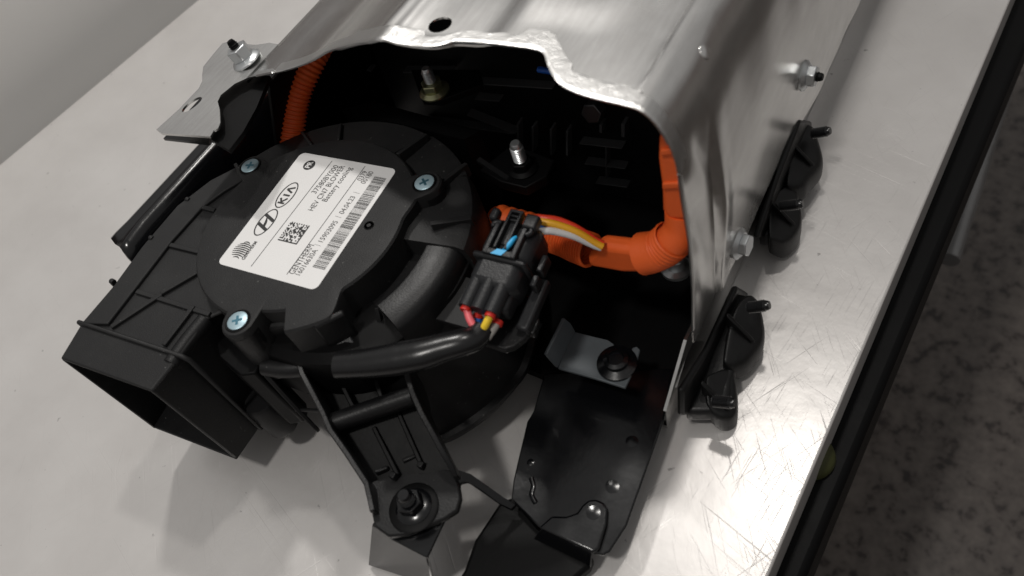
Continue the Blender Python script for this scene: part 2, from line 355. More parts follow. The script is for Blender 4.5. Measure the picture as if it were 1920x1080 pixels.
# front edge of the cover as (px, py, z) left to right over the top, then down the side
ZT = .180
front_px = [(462, 146, .1455), (500, 138, .149), (535, 131, .152), (580, 115, .157), (612, 97, .164), (640, 87, .170), (668, 80, .1745), (690, 77, .178), (706, 73, .181), (722, 73, .1815), (742, 79, .1805), (775, 84, ZT), (812, 86, ZT), (840, 80, ZT), (856, 76, ZT), (900, 78, ZT), (950, 83, ZT), (990, 88, ZT), (1012, 93, ZT), (1021, 100, ZT), (1027, 118, ZT), (1036, 138, ZT), (1050, 155, ZT), (1075, 169, ZT), (1120, 183, ZT), (1160, 192, ZT), (1188, 199, ZT)]
fr = [at(*p) for p in front_px]
prof = []                                             # (x, z, yfront)
xs = [p.x for p in fr]
seen = -9
for p in catmull(fr, 4):
    if p.x > seen+.0004: prof.append((p.x, p.z, p.y)); seen = p.x
p_, q_ = prof[-3], prof[-1]; prof = prof[:-2]+[tuple(lerp(p_[c], q_[c], w/10) for c in range(3)) for w in range(1, 11)]
prof = [(prof[0][0]-.0022, prof[0][1]-.0035, prof[0][2]), (prof[0][0]-.0016, prof[0][1]-.0018, prof[0][2])]+prof
xr = prof[-1][0]; yr = prof[-1][2]                    # start of the rounded shoulder
XS = -.0858; RZ = .030
for i in range(1, 13):
    w = i/12*math.pi/2
    prof.append((xr+(XS-xr)*math.sin(w), ZT-RZ*(1-math.cos(w)), lerp(yr, .1785, i/12)))
for i in range(1, 15):
    z = ZT-RZ-i/14*(ZT-RZ-.042)
    prof.append((XS-.0012*sstep(.15, .04, z), z, .1785+.0035*sstep(.15, .105, z)-.004*sstep(.085, .042, z)))
YB = .75
HOLE = at(822, 38, ZT)
def relief(x, y, z, j):
    """embossing of the pressed cover: dz (top) or dx (side)"""
    if z > ZT-.02 and x < xr+.0002:
        d = 0
        # channel pressed round the fixing hole
        d -= .0022*(sstep(-.229, -.222, x)*(1-sstep(-.180, -.168, x)))*(1-sstep(.30, .34, y))
        # shallow rounded panel towards the right
        rx, ry = (x+.150)/.036, (y-.300)/.085
        q = (abs(rx)**4+abs(ry)**4)**.25
        d += .0011*(1-sstep(.72, 1.02, q))
        xc = xr-.0012
        d += (.0012*math.exp(-((x-xc)/.0005)**2)-.0008*math.exp(-((x-xc+.0012)/.0005)**2))*(.5+.5*noise.noise(Vector((3, y*90, 0))))*(1-sstep(.30, .31, y))
        d += .0002*noise.noise(Vector((x*30, y*22, 1)))
        d *= sstep(0, .018, y-.19)
        return d
    return 0
rows = []
YS = [0, .0008, .002, .0035, .005, .007, .009, .011, .013, .015, .017, .019, .021, .023, .0245, .026, .0275, .029, .030, .031, .032, .033, .034, .035, .036, .037, .038, .039, .0405, .042, .044, .047, .050]+[.05+.008*q for q in range(1, 26)]+[.26+.03*q for q in range(1, 11)]
NV = len(YS)-1
vs = []; fs = []
for j, (x, z, yf) in enumerate(prof):
    for k in range(NV+1):
        y = yf+YS[k]*(YB-yf)/YS[-1]
        xx, zz = x, z
        if x > -.1075 and z < ZT-.004:                # side: creases and dents
            low = sstep(.172, .10, z)*(1-.45*sstep(.10, .04, z))
            fold = sstep(.2085, .2105, y)-.35*sstep(.212, .225, y)
            xx += .0045*low*fold
            xx += .0009*noise.noise(Vector((y*35, z*18, 2)))*sstep(0, .01, y-yf)
            xx += .0014*math.sin((z*.6+y)*210)*(1-sstep(.195, .21, y))*sstep(.165, .15, z)*sstep(.07, .11, z)*sstep(0, .006, y-yf)
            xx += .004*sstep(.30, .36, y)*sstep(.09, .05, z)
        else:
            zz += relief(x, y, z, j)
        vs.append((xx, y, zz))
for j in range(len(prof)-1):
    for k in range(NV):
        a = j*(NV+1)+k; fs.append((a, a+1, a+NV+2, a+NV+1))
cover = mesh('cover_sheet', vs, fs, 'alu', pack, smooth=True, angle=60, solid=.0009)
# round hole with a rolled lip
cut = lathe('hole_cutter', [(0, -.02), (.0052, -.02), (.0052, .02), (0, .02)], 'dark', None, Matrix.Translation((HOLE.x, HOLE.y, ZT)), seg=32)
bo = cover.modifiers.new('hole', 'BOOLEAN'); bo.object = cut; bo.operation = 'DIFFERENCE'; bo.solver = 'EXACT'
bpy.context.view_layer.update()
me2 = bpy.data.meshes.new_from_object(cover.evaluated_get(bpy.context.evaluated_depsgraph_get()))
cover.modifiers.clear(); cover.data = me2
bpy.data.objects.remove(cut)
for p in cover.data.polygons: p.use_smooth = True
try: cover.data.set_sharp_from_angle(angle=rad(50))
except Exception: pass
for (x_, y_) in ((1301, 80), (1322, 97)):
    lathe('pressed_pip', [(.0030, -.0004), (.0026, .0002), (.0014, .0005), (0, .0006)], 'alu', pack, frame(at(x_, y_, .1735), (.75, 0, .66)), seg=24)
# foil tape folded over the cut edge
def crease(p, sc, seed):
    d = noise.voronoi(Vector((p[0]*sc+seed, p[1]*sc*.55, p[2]*sc)))[0]; return d[1]-d[0]
def tape(j0, j1, wfun, seed, amp=1.0, name='foil_tape'):
    v = []; f = []; n = 14; P = []
    for j in range(j0, j1-1):
        for q in range(3): P.append((tuple(lerp(prof[j][c], prof[j+1][c], q/3) for c in range(3)), lerp(wfun(j), wfun(j+1), q/3)))
    for i, ((x, z, yf), w) in enumerate(P):
        (xp, zp, _), (xn, zn, _) = P[max(i-2, 0)][0], P[min(i+2, len(P)-1)][0]
        tx, tz = xn-xp, zn-zp; l = math.hypot(tx, tz) or 1; nx, nz = -tz/l, tx/l
        if nz < -.1 or (z < ZT-.03 and nx < 0): nx, nz = -nx, -nz
        edge = noise.noise(Vector((x*140+seed, z*140, 3)))
        for k in range(-3, n+1):
            if k < 0: y = yf-.0003+(-1-k)*.0009; o = -.0004-(.0003 if z < ZT-.012 else .0007)*(-k)
            elif k == 0: y = yf-.0007; o = .0001
            else: y = yf+(w+.0007*edge)*k/n; o = .0004
            if k >= 0 and k < n:
                c = crease((x, y, z), 130, seed); big = noise.noise(Vector((x*45+seed, y*45, z*45)))
                o += amp*(.00034*min(c, .55)*(.3+max(0, big)*1.8)+.00010*max(0, noise.noise(Vector((x*260, y*200, z*260+seed)))))
            v.append((x+nx*o, y, z+nz*o))
    m_ = n+4
    for i in range(len(P)-1):
        for k in range(m_-1): a = i*m_+k; f.append((a, a+1, a+m_+1, a+m_))
    return mesh(name, v, f, 'foil', pack, smooth=True, angle=18)
jr = len(prof)-26
def wtop(j):
    x = prof[j][0]
    if x < -.25: return .0070
    if x < -.205: return .0090
    if x < -.16: return .0058
    if x < -.132: return .0105
    return .0080
tape(4, jr, wtop, 0)
tape(jr-2, jr+11, lambda j: .0060, 5, .35)
tape(jr+10, len(prof)-1, lambda j: .0014, 9, .5)
# flat tab with an oval hole and the nut
ZTAB = .1455
def px_poly(P, z): return [at(p[0], p[1], z) for p in P]
tab_out = px_poly([(293, 243), (303, 250), (350, 253), (394, 256), (401, 244), (409, 240), (413, 230), (412, 206), (408, 190), (414, 178), (440, 157), (470, 143), (500, 135), (528, 84), (505, 80), (480, 84), (455, 82), (432, 77), (417, 81), (400, 101), (381, 125), (379, 140), (379, 152), (372, 166), (335, 205)], ZTAB)
hc = at(360, 196, ZTAB)
hole = [(hc.x+.0032*math.cos(a), hc.y+.0062*math.sin(a)) for a in [i*math.pi/12 for i in range(24)]]
hole = [(hc.x+(p[0]-hc.x)*math.cos(-.25)-(p[1]-hc.y)*math.sin(-.25), hc.y+(p[0]-hc.x)*math.sin(-.25)+(p[1]-hc.y)*math.cos(-.25)) for p in hole]
plate('mounting_tab', tab_out, [hole], ZTAB-.0012, ZTAB, 'alu', pack, smooth=True, angle=30)
plate('tab_underlay', [tuple(Vector(p)+Vector((.002, -.004, 0))) for p in px_poly([(310, 247), (395, 256), (400, 190), (385, 165)], .137)], [], .135, .1365, 'paint', pack)
flange_nut(pack, at(462, 113, ZTAB), (-.24, -.05, 1), r=.0062, h=.0085, m='zinc', stud='dark', studlen=.0042, studr=.0026)
def strip(name, P, z1, m, parent):
    v = []
    for p in P: v += [Vector(p), Vector((p[0], p[1], z1))]
    return mesh(name, v, [(2*i, 2*i+1, 2*i+3, 2*i+2) for i in range(len(P)-1)], m, parent, solid=.0015)
prism('tray_corner', px_poly([(392, 258), (403, 246), (409, 238), (411, 206), (407, 190), (413, 176), (440, 156), (470, 142), (505, 140), (480, 200), (455, 245), (428, 280)], .141), .138, .1405, 'dark', pack)
# inner walls of the pack (black tray and module end plate)
endp = slab('module_end_plate', [(-.332, .2785, .004), (-.097, .2785, .004), (-.097, .2785, .150), (-.112, .2785, .172), (-.23, .2785, .170), (-.26, .2785, .160), (-.325, .2785, .140)], (0, .006, 0), 'plastic', pack)
for (x0, y0, x1, y1, w) in [(975, 226, 975, 274, 2.0), (1003, 232, 1003, 278, 2.0), (1037, 236, 1037, 285, 2.0), (1067, 240, 1067, 285, 2.0), (1130, 228, 1130, 242, 2.4), (1172, 226, 1172, 250, 3.0), (880, 210, 970, 245, 1.2), (1090, 263, 1170, 272, 1.2), (1100, 301, 1176, 310, 1.2), (1120, 337, 1180, 345, 1.2), (1114, 380, 1190, 393, 1.2), (1157, 400, 1157, 412, 2), (1195, 402, 1195, 415, 2.4), (800, 222, 965, 245, 1.2), (880, 150, 1040, 160, 1.2), (895, 180, 940, 184, 1.2), (690, 190, 705, 240, 1.4), (1140, 270, 1140, 330, 1.2), (650, 120, 700, 128, 1.6), (760, 130, 850, 130, 1.2)]:
    a = at_y(x0, y0, .2755); b = at_y(x1, y1, .2755); d = (b-a)
    mx = frame((a+b)/2, d if d.length else (0, 0, 1), (0, 1, 0)); box('rib', (0, 0, 0), (.006, .0011*w/1.6, d.length), 'rib', endp, mx=mx, bevel=.0002)
slab('tray_side', [(-.0945, .216, .002), (-.0945, .75, .002), (-.0925, .75, .15), (-.0925, .216, .15)], (-.002, 0, 0), 'dark', pack)
slab('tray_side', [(-.345, .165, .03), (-.345, .75, .03), (-.322, .75, .136), (-.322, .200, .136)], (-.002, 0, 0), 'dark', pack)
prism('tray_floor', [(-.35, .16), (-.15, .15), (-.0925, .15), (-.0925, .75), (-.35, .75)], .004, .010, 'dark', pack)
box('rear_wall', (-.22, .751, .08), (.26, .004, .16), 'dark', pack)
# shelf brackets with bolts in front of the module
shelf = slab('bolt_bracket', [at(790, 186, .118), at(826, 188, .118), at(905, 158, .118), at(900, 130, .118), at(770, 130, .118)], (0, 0, -.004), 'dark', pack, bevel=.0005)
flange_nut(pack, at(815, 171, .119), (0, 0, 1), r=.0058, h=.0062, m='yellowzinc', stud='zinc', studlen=.0085, studr=.0030)
shelf2 = slab('bolt_bracket', [at(900, 318, .094), at(938, 340, .094), at(985, 352, .094), at(1025, 330, .094), at(1040, 300, .094), at(960, 270, .094)], (0, 0, -.006), 'dark', pack, bevel=.0006)
flange_nut(pack, at(981, 316, .0945), (0, 0, 1), r=.0055, h=.006, m='dark', stud='zinc', studlen=.0115, studr=.0034)
hexprism('hex_nut', frame(at_y(1116, 206, .2745), (0, -1, .25)), .0062, -.002, .005, 'dullsteel', pack, .2)
lathe('round_cap', [(0, 0), (.009, 0), (.009, .005), (.0065, .006), (.0065, .004), (0, .004)], 'rib', pack, frame(at_y(650, 140, .2745), (.2, -1, .3)))
box('blue_clip', tuple(at_y(1022, 132, .247)), (.0085, .003, .0026), 'bluetape', pack, bevel=.0010)
slab('angled_strap', [at(893, 300, .096), at(950, 338, .094), at(954, 330, .094), at(900, 294, .096)], (0, 0, -.002), 'plastic', pack)
slab('inner_panel', [at(640, 205, .10), at(870, 262, .10), at(900, 245, .10), at(700, 190, .10)], (0, 0, -.05), 'dark', pack)

# black steel rail on the far left
zr = .100; ra = at(232, 438, zr); rb = at(392, 272, zr)
v = []; f = []; hat = [(-.0105, -.004), (-.0095, .0), (-.006, .0018), (-.001, .0012), (.002, .0022), (.0045, .0050), (.0075, .0050), (.0105, .001), (.0125, -.006), (.015, -.020), (.016, -.045)]
for i in range(17):
    t = i/16; y = lerp(ra.y-.004, .60, t**1.8) if i else ra.y-.004
    fl_ = max(0, 1-(y-ra.y+.004)/.012)**2*.6
    for (hx, hzv) in hat: v.append((ra.x+.004+hx+(-.0035*fl_ if hx < 0 else .004*fl_), y+.010*fl_*(hx+.0105)/.026*(-1.6), zr+hzv-.003*fl_*fl_))
for i in range(16):
    for j in range(len(hat)-1): a = i*len(hat)+j; f.append((a, a+1, a+len(hat)+1, a+len(hat)))
mesh('steel_rail', v, f, 'paint', pack, smooth=True, angle=60, solid=.0018)
sweep('rail_strut', [at(330, 410, .07), at(425, 300, .07)], .003, 'dark', pack)

# tray plate at the bottom right
ZP = .020
tp = px_poly([(988, 790), (1000, 770), (1020, 700), (1262, 690), (1244, 790), (1175, 985), (1143, 1034), (1130, 1041), (1112, 1036), (1010, 988), (958, 936), (962, 900)], ZP)
tray = prism('tray_plate', tp, ZP-.002, ZP, 'paint', pack, bevel=.0008)
lt = px_poly([(1010, 990), (1035, 968), (1062, 969), (1082, 962), (1092, 948), (1104, 938), (1118, 937), (1133, 943), (1140, 955), (1138, 985), (1124, 1030), (1112, 1038)], ZP+.0016)
prism('folded_lip', lt, ZP+.0002, ZP+.0026, 'paint', tray, bevel=.0012, bseg=4)
for (px_, py_, r_) in [(1185, 828, .0034), (1148, 912, .0036), (1114, 965, .0036), (995, 867, .0020)]:
    c = at(px_, py_, ZP); up = .0026 if (px_ == 1114) else 0; r_ *= .9
    lathe('pressed_dimple', [(0, .0003), (r_*.3, .00027), (r_*.6, .00018), (r_*.85, .00006), (r_*1.0, 0)], 'paint', tray, Matrix.Translation((c.x, c.y, ZP+.0001+up)))
sweep('pressed_bead', [at(996, 896, ZP), at(1000, 912, ZP), at(997, 928, ZP), at(1004, 943, ZP)], .0013, 'paint', tray, squash=.6)
prism('front_foot', px_poly([(936, 938), (962, 928), (1012, 986), (1112, 1042), (1104, 1062), (1078, 1085), (1060, 1180), (800, 1180), (868, 1066), (888, 1010)], .013), .004, .012, 'dark', pack, bevel=.002)
slab('front_lip', [at(1015, 990, .0195), at(1110, 1037, .0195), at(1108, 1062, .012), at(1000, 1010, .012)], (0, 0, -.002), 'paint', pack, bevel=.0005)
slab('side_wall_strip', [at_x(1295, 640, -.0905), at_x(1322, 640, -.0905), at_x(1300, 692, -.0905), at_x(1269, 727, -.0905)], (-.0012, 0, 0), 'alu', pack)
slab('side_wall_strip', [(-.0925, .150, .001), (-.0925, .75, .001), (-.0895, .75, .046), (-.0895, .176, .046), (-.0915, .150, .020)], (-.0015, 0, 0), 'alu', pack)

# inner grey L bracket with a black bolt
ZB = .040
lb = slab('inner_bracket', [at(*p, ZB) for p in [(1046, 690), (1066, 640), (1078, 622), (1110, 630), (1140, 637), (1151, 645), (1152, 656), (1165, 664), (1180, 664), (1186, 652), (1194, 649), (1200, 656), (1190, 690), (1172, 727), (1108, 707)]], (0, 0, -.0018), 'steelgrey', pack, bevel=.0004)
slab('upright_ear', [at(1046, 690, ZB), at(1079, 622, ZB), at(1079, 622, ZB)+Vector((-.001, 0, .007)), at(1064, 628, ZB)+Vector((0, .002, .012)), at(1046, 690, ZB)+Vector((-.004, 0, .010))], (-.0016, 0, 0), 'steelgrey', lb, bevel=.0004)
slab('folded_edge', [at(1046, 691, ZB-.002), at(1172, 729, ZB-.002), at(1172, 729, ZB-.008), at(1046, 691, ZB-.008)], (0, .001, 0), 'steelgrey', lb)
lathe('bolt_head', [(0, 0), (.0098, 0), (.0096, .0012), (.0060, .0024), (.0060, .0050), (.0040, .0056), (.0034, .0044), (0, .0044)], 'paint', lb, Matrix.Translation(at(1157, 682, ZB)), seg=40)
lathe('lower_bolt', [(0, 0), (.0075, 0), (.0075, .002), (.0045, .003), (.0045, .009), (.003, .010), (0, .010)], 'zinc', pack, Matrix.Translation(at(1268, 505, .05)), seg=24)

# clip brackets along the right-hand bottom edge
def clip_bracket(strip, lobes, studs, zs, web, zw):
    b = slab('clip_bracket', [at_x(x, y, -.0862) for x, y in strip], (.0035, 0, 0), 'clip', pack, bevel=.0016)
    for lo, (z0, z1) in zip(lobes, zs):
        n = len(lo); pts = []
        for i, p in enumerate(lo):
            q = at(p[0], p[1], z0); s = min(1, max(0, (q.x+.086)/.022)); q = at(p[0], p[1], lerp(z0, z1, s)); pts.append(q)
        slab('clip_lobe', pts, (0, 0, -.016), 'clip', b, bevel=.0040, bseg=2, sub=2)
        c = sum(pts, Vector())/n
        slab('stiffening_rib', [c+Vector((-.010, -.004, .001)), c+Vector((.005, -.0068, -.002)), c+Vector((-.010, -.004, .012))], (0, .0026, 0), 'clip', b, bevel=.0008)
    slab('clip_web', [at(x, y, zw) for x, y in web], (0, 0, -.012), 'clip', b, bevel=.003, sub=1)
    for (x0, y0, x1, y1, z) in studs:
        a = at(x0, y0, z); t = at(x1, y1, z+.004); d = t-a
        lathe('threaded_stud', thread(.0030, 0, d.length, .0011), 'paint', b, frame(a, d), seg=18)
    return b
clip_bracket([(1490, 222), (1512, 226), (1508, 300), (1478, 352), (1452, 440), (1410, 444), (1448, 330)],
             [[(1480, 250), (1508, 226), (1520, 224), (1530, 236), (1544, 280), (1546, 298), (1541, 312), (1522, 330), (1514, 344), (1500, 352), (1470, 345)],
              [(1440, 370), (1478, 340), (1494, 350), (1500, 372), (1506, 400), (1503, 425), (1488, 446), (1470, 455), (1440, 444)]],
             [(1522, 251, 1557, 245, .034), (1462, 387, 1506, 382, .030)], [(.034, .020), (.030, .016)], [(1488, 228), (1516, 232), (1528, 300), (1502, 336), (1494, 372), (1482, 436), (1420, 440), (1452, 335)], .020)
clip_bracket([(1372, 534), (1396, 548), (1390, 640), (1350, 700), (1330, 772), (1268, 776), (1268, 728), (1318, 650)],
             [[(1370, 570), (1396, 548), (1412, 541), (1424, 560), (1432, 590), (1436, 615), (1432, 640), (1415, 664), (1402, 682), (1378, 690), (1350, 680)],
              [(1320, 700), (1372, 680), (1380, 700), (1384, 730), (1384, 765), (1377, 782), (1355, 788), (1336, 776), (1322, 755)]],
             [(1402, 577, 1443, 572, .034), (1338, 752, 1378, 756, .026)], [(.034, .018), (.028, .014)], [(1372, 545), (1406, 550), (1416, 610), (1400, 664), (1376, 690), (1372, 740), (1340, 772), (1280, 772), (1322, 660)], .018)
# fixings on the side of the cover
flange_nut(pack, at_x(1385, 457, -.0845), (1, -.05, .12), r=.0058, h=.0055, m='zinc', studlen=0, rot=.1, xh=(0, 1, 0))
flange_nut(pack, at_x(1508, 142, -.083), (1, -.02, .08), r=.0058, h=.0062, m='zinc', stud='dark', studlen=.0032, studr=.0026, xh=(0, 1, 0))

# bent steel stand carrying the blower foot, and the strap to the tray
stand = slab('bent_stand', [at(697, 985, .046), at(735, 1012, .045), at(800, 1046, .044), at(836, 970, .046), at(760, 900, .046)], (0, 0, -.002), 'paint', pack, bevel=.0006)
slab('stand_leg', [at(697, 985, .0455), at(800, 1046, .0435), at(812, 1100, .002), at(690, 1060, .002)], (0, .002, 0), 'paint', stand, bevel=.0006)
slab('tie_strap', [at(846, 884, .046), at(858, 880, .0455), at(882, 888, .044), at(912, 909, .034), at(944, 932, .024), at(968, 946, .020), at(958, 956, .020), at(934, 943, .024), at(904, 922, .034), at(876, 903, .043), at(864, 906, .044), at(852, 924, .044)], (0, 0, -.0022), 'paint', pack, bevel=.0007)

# ================================================================== BLOWER
blower = root('cooling_blower', (0, 0, 0), 'black plastic radial blower with square outlet and white printed label', 'blower')
BC = Vector((-.2657, .1412)); ZC = .110
def pol(r, a, z): return Vector((BC.x+r*math.cos(a), BC.y+r*math.sin(a), z))
scr = [(.0622, rad(158.2)), (.0616, rad(40.1)), (.0589, rad(-84.1))]
# motor cover: disc with three screw bosses and a stepped, notched rim towards the camera
def cover_r(a):
    d = math.degrees(a) % 360
    r = .0571
    if d > 270+24: r = lerp(.0571, .0520, sstep(294, 304, d))
    if d < 30: r = lerp(.0520, .0571, sstep(18, 34, d))
    # notched lug between the boss and the stepped rim
    if 281 < d < 300: r = lerp(.0571, .0520, 1)
    if 300 <= d < 318: r = .0640
    if 318 <= d <= 330: r = lerp(.0640, .0520, sstep(318, 330, d))
    for i, (sr, sa) in enumerate(scr):
        br = .0083
        # distance along the ray to the far side of the boss circle
        da = (a-sa+math.pi) % (2*math.pi)-math.pi
        if abs(da) < .5:
            q = br*br-(sr*math.sin(da))**2
            if q > 0: r = max(r, sr*math.cos(da)+math.sqrt(q))
    return r
NA = 240
v = []; f = []
rim = [cover_r(2*math.pi*i/NA) for i in range(NA)]
prof_c = [(0.0, -.030, 1), (-.0004, -.010, 1), (0, -.0012, 1), (-.0009, -.0002, 1), (-.0024, 0, 1)]
for dr, dz, _ in prof_c:
    for i in range(NA): v.append(pol(rim[i]+dr, 2*math.pi*i/NA, ZC+dz))
for j in range(len(prof_c)-1):
    for i in range(NA): a = j*NA; f.append((a+i, a+(i+1) % NA, a+NA+(i+1) % NA, a+NA+i))
for q in range(1, 7):
    rr = 1-q/6.5
    for i in range(NA): v.append(pol((rim[i]-.0024)*rr, 2*math.pi*i/NA, ZC))
    a = (len(prof_c)-2+q)*NA
    for i in range(NA): f.append((a+i, a+(i+1) % NA, a+NA+(i+1) % NA, a+NA+i))
f.append(tuple((len(prof_c)-1+6)*NA+i for i in range(NA)))
mcov = mesh('motor_cover', v, f, 'cover', blower, smooth=True, angle=32)
for k_, (sr, sa) in enumerate(scr):
    p = pol(sr, sa, ZC)
    s = lathe('screw', [(0, .0004), (.0046, .0004), (.0049, .0002), (.0051, -.0006)][::-1], 'bluezinc', blower, Matrix.Translation((p.x, p.y, ZC+.0003)), seg=36)
    lathe('countersink', [(.0052, .0003), (.0058, .0004), (.0062, .0001)][::-1], 'dark', s, Matrix.Translation((p.x, p.y, ZC)), seg=36)
    rot = (.3, .9, .6)[k_]
    for q in range(2):
        mx = Matrix.Translation((p.x, p.y, ZC+.00065)) @ Matrix.Rotation(rot+q*math.pi/2, 4, 'Z')
        box('cross_slot', (0, 0, .00002*q), (.0050, .0012, .0003), 'recess', s, mx=mx)
    lathe('screw_boss', [(.0083, -.004), (.0080, -.020), (.0074, -.040), (0, -.040)], 'plastic', blower, Matrix.Translation((p.x, p.y, ZC)), seg=32)
p = at(692, 423, ZC)
lathe('injection_point', [(0, .0004), (.0010, .0004), (.0012, .0001), (.0021, .0001), (.0023, .0006), (.0026, .0001)][::-1], 'plastic', blower, Matrix.Translation((p.x, p.y, ZC)), seg=24)

# scroll housing: ring, shoulder and side wall round the cover
def ring(name, a0, a1, prof, m, n=80, caps=True, parent=blower):
    v = []; f = []; k = len(prof)
    for i in range(n+1):
        a = rad(lerp(a0, a1, i/n))
        for r, z in prof: v.append(pol(r(a) if callable(r) else r, a, z))
    for i in range(n):
        for j in range(k-1): q = i*k+j; f.append((q, q+1, q+k+1, q+k))
    if caps: f += [tuple(range(k)), tuple(n*k+j for j in range(k))[::-1]]
    return mesh(name, v, f, m, parent, smooth=True, angle=32)
# upper sector (flush with the cover), two steps down, then the rounded shoulder towards the camera
ring('scroll_top', 74, 163, [(.050, .090), (.050, .1085), (.0785, .1020), (.0797, .1008), (.0800, .098), (.0800, .060)], 'cover')
ring('scroll_step', 46, 74, [(.050, .090), (.050, .1035), (.0800, .0995), (.0815, .0985), (.0820, .095), (.0820, .060)], 'cover', n=30)
ring('scroll_step', 12, 46, [(.050, .090), (.050, .1030), (.0775, .1000), (.0810, .0980), (.0830, .093), (.0835, .060)], 'cover', n=36)
ae = at(712, 578, .099); ae = math.degrees(math.atan2(ae.y-BC.y, ae.x-BC.x))
ring('scroll_shoulder', ae, 12, [(.0630, .083), (.0629, .0998), (.0633, .1003), (.0642, .1004), (.0700, .1000), (.0745, .0994), (.0772, .0982), (.0792, .0958), (.0802, .0915), (.0806, .060)], 'plastic')
ring('scroll_step', -86, ae, [(.050, .070), (.050, .0925), (lambda a: lerp(.058, .073, sstep(-86, ae, math.degrees(a))), .0925), (lambda a: lerp(.062, .078, sstep(-86, ae, math.degrees(a))), .0895), (lambda a: lerp(.064, .080, sstep(-86, ae, math.degrees(a))), .083), (lambda a: lerp(.064, .080, sstep(-86, ae, math.degrees(a))), .060)], 'dark', n=40)
ring('groove_floor', -64, 46, [(.045, .080), (.045, .0865), (.0635, .0865), (.0635, .080)], 'dark')
# main volute body
RT = [(-110, .046, .046), (-92, .048, .047), (-80, .052, .049), (-68, .058, .054), (-58, .066, .066), (-45, .073, .080), (-30, .0785, .092), (-15, .080, .096), (0, .082, .099), (30, .083, .094), (60, .082, .088), (90, .080, .084), (180, .080, .080), (215, .070, .070), (250, .046, .046)]
def rtab(d, col):
    if d < -110: d += 360
    if d > 250: d -= 360
    for (a, *ra), (b, *rb) in zip(RT, RT[1:]):
        if a <= d <= b: return lerp(ra[col], rb[col], (d-a)/(b-a))
    return RT[0][1+col]
bp_ = [(.0, 0, .010), (.90, .0, .010), (.97, 1, .013), (1.0, 1, .019), (1.0, 1, .024), (1.035, 1, .0245), (1.035, 1, .0275), (1.0, 1, .028), (.985, 1, .036), (1.0, .45, .052), (1.0, .12, .066), (.99, 0, .080), (.985, 0, .0885), (.94, 0, .0915), (.4, 0, .0915)]
v = []; f = []; NB = 150
for (sc, lo, z) in bp_:
    for i in range(NB):
        d = i*360/NB-110; v.append(pol(sc*lerp(rtab(d, 0), rtab(d, 1), lo), rad(d), z))
for k in range(len(bp_)-1):
    for i in range(NB): f.append((k*NB+i, k*NB+(i+1) % NB, (k+1)*NB+(i+1) % NB, (k+1)*NB+i))
f.append(tuple((len(bp_)-1)*NB+i for i in range(NB)))
body = mesh('volute_body', v, f, 'plastic', blower, smooth=True, angle=35)
# radial ribs on the ring
for (x0, y0, x1, y1, z0, z1, w) in [(583, 270, 565, 246, .110, .106, .0015), (634, 261, 638, 231, .110, .105, .0015), (744, 288, 799, 250, .109, .104, .0022), (820, 345, 874, 305, .106, .1005, .0024), (806, 418, 884, 407, .1060, .1005, .0026), (452, 330, 440, 306, .1085, .104, .0020), (705, 577, 716, 632, .099, .086, .0022)]:
    a = at(x0, y0, z0); b = at(x1, y1, z1); d = Vector((b.x-a.x, b.y-a.y, 0)); nrm = Vector((-d.y, d.x, 0)).normalized()*w/2
    mesh('radial_rib', [a-nrm, b-nrm, b-nrm-Vector((0, 0, .008)), a-nrm-Vector((0, 0, .014)), a+nrm, b+nrm, b+nrm-Vector((0, 0, .008)), a+nrm-Vector((0, 0, .014))],
         [(0, 1, 2, 3), (7, 6, 5, 4), (0, 4, 5, 1), (1, 5, 6, 2), (2, 6, 7, 3), (3, 7, 4, 0)], 'cover', blower, bevel=.0004)

# outlet: flat-topped duct running to the lower left
ZD = .100
DL = [at(112, 672, ZD), at(152, 606, ZD), at(212, 536, ZD), at(266, 462, ZD), at(332, 385, ZD), at(395, 337, ZD), at(440, 316, ZD)]
DR = [at(283, 733, ZD), at(390, 590, ZD)]
xl0, xr0, yf0 = DL[0].x, DR[0].x, DL[0].y
top_poly = [DL[0], DR[0], at(318, 690, ZD), at(388, 596, ZD), pol(.045, rad(-100), ZD), pol(.030, rad(180), ZD), pol(.06, rad(140), ZD), DL[6], DL[5], DL[4], DL[3], DL[2], DL[1]]
prism('duct_top', top_poly, ZD-.0022, ZD, 'cover', blower, bevel=.0012)
zb = .0245
def dv(p, z): return Vector((p[0], p[1], z))
prism('duct_border', [at(x, y, ZD+.002) for x, y in [(152, 606), (212, 536), (266, 462), (332, 385), (395, 337), (440, 314), (456, 304), (453, 338), (420, 357), (378, 388), (322, 450), (262, 528), (201, 607)]], ZD-.001, ZD+.0019, 'cover', blower, bevel=.0006)
# four walls of the open outlet
TL, TR = DL[0], DR[0]
BLp, BRp = dv(TL, zb), dv(TR, zb)
mid = at(388, 596, ZD)
slab('duct_wall', [dv(TR, ZD-.0005), dv(mid, ZD-.0005), dv((mid.x, mid.y+.03), ZD-.001), dv((mid.x, mid.y+.03), zb), dv((TR.x, TR.y), zb)], (-.0022, 0, 0), 'plastic', blower, bevel=.0009)
slab('duct_wall', [dv(TL, ZD-.0012), dv(DL[1], ZD-.0012), dv(DL[3], ZD-.0012), dv(DL[4], ZD-.0012), dv(DL[4], zb), dv(DL[3], zb), dv(TL, zb)], (.0022, 0, 0), 'plastic', blower, bevel=.0006)
slab('duct_floor', [dv(TL, zb), dv(TR, zb), dv((mid.x, mid.y+.04), zb), dv(DL[4], zb)], (0, 0, .0020), 'plastic', blower, bevel=.0006)
slab('duct_baffle', [dv((xl0-.004, .120), ZD-.003), dv((xr0, .118), ZD-.003), dv((xr0, .118), zb), dv((xl0-.004, .120), zb)], (0, .002, 0), 'dark', blower)
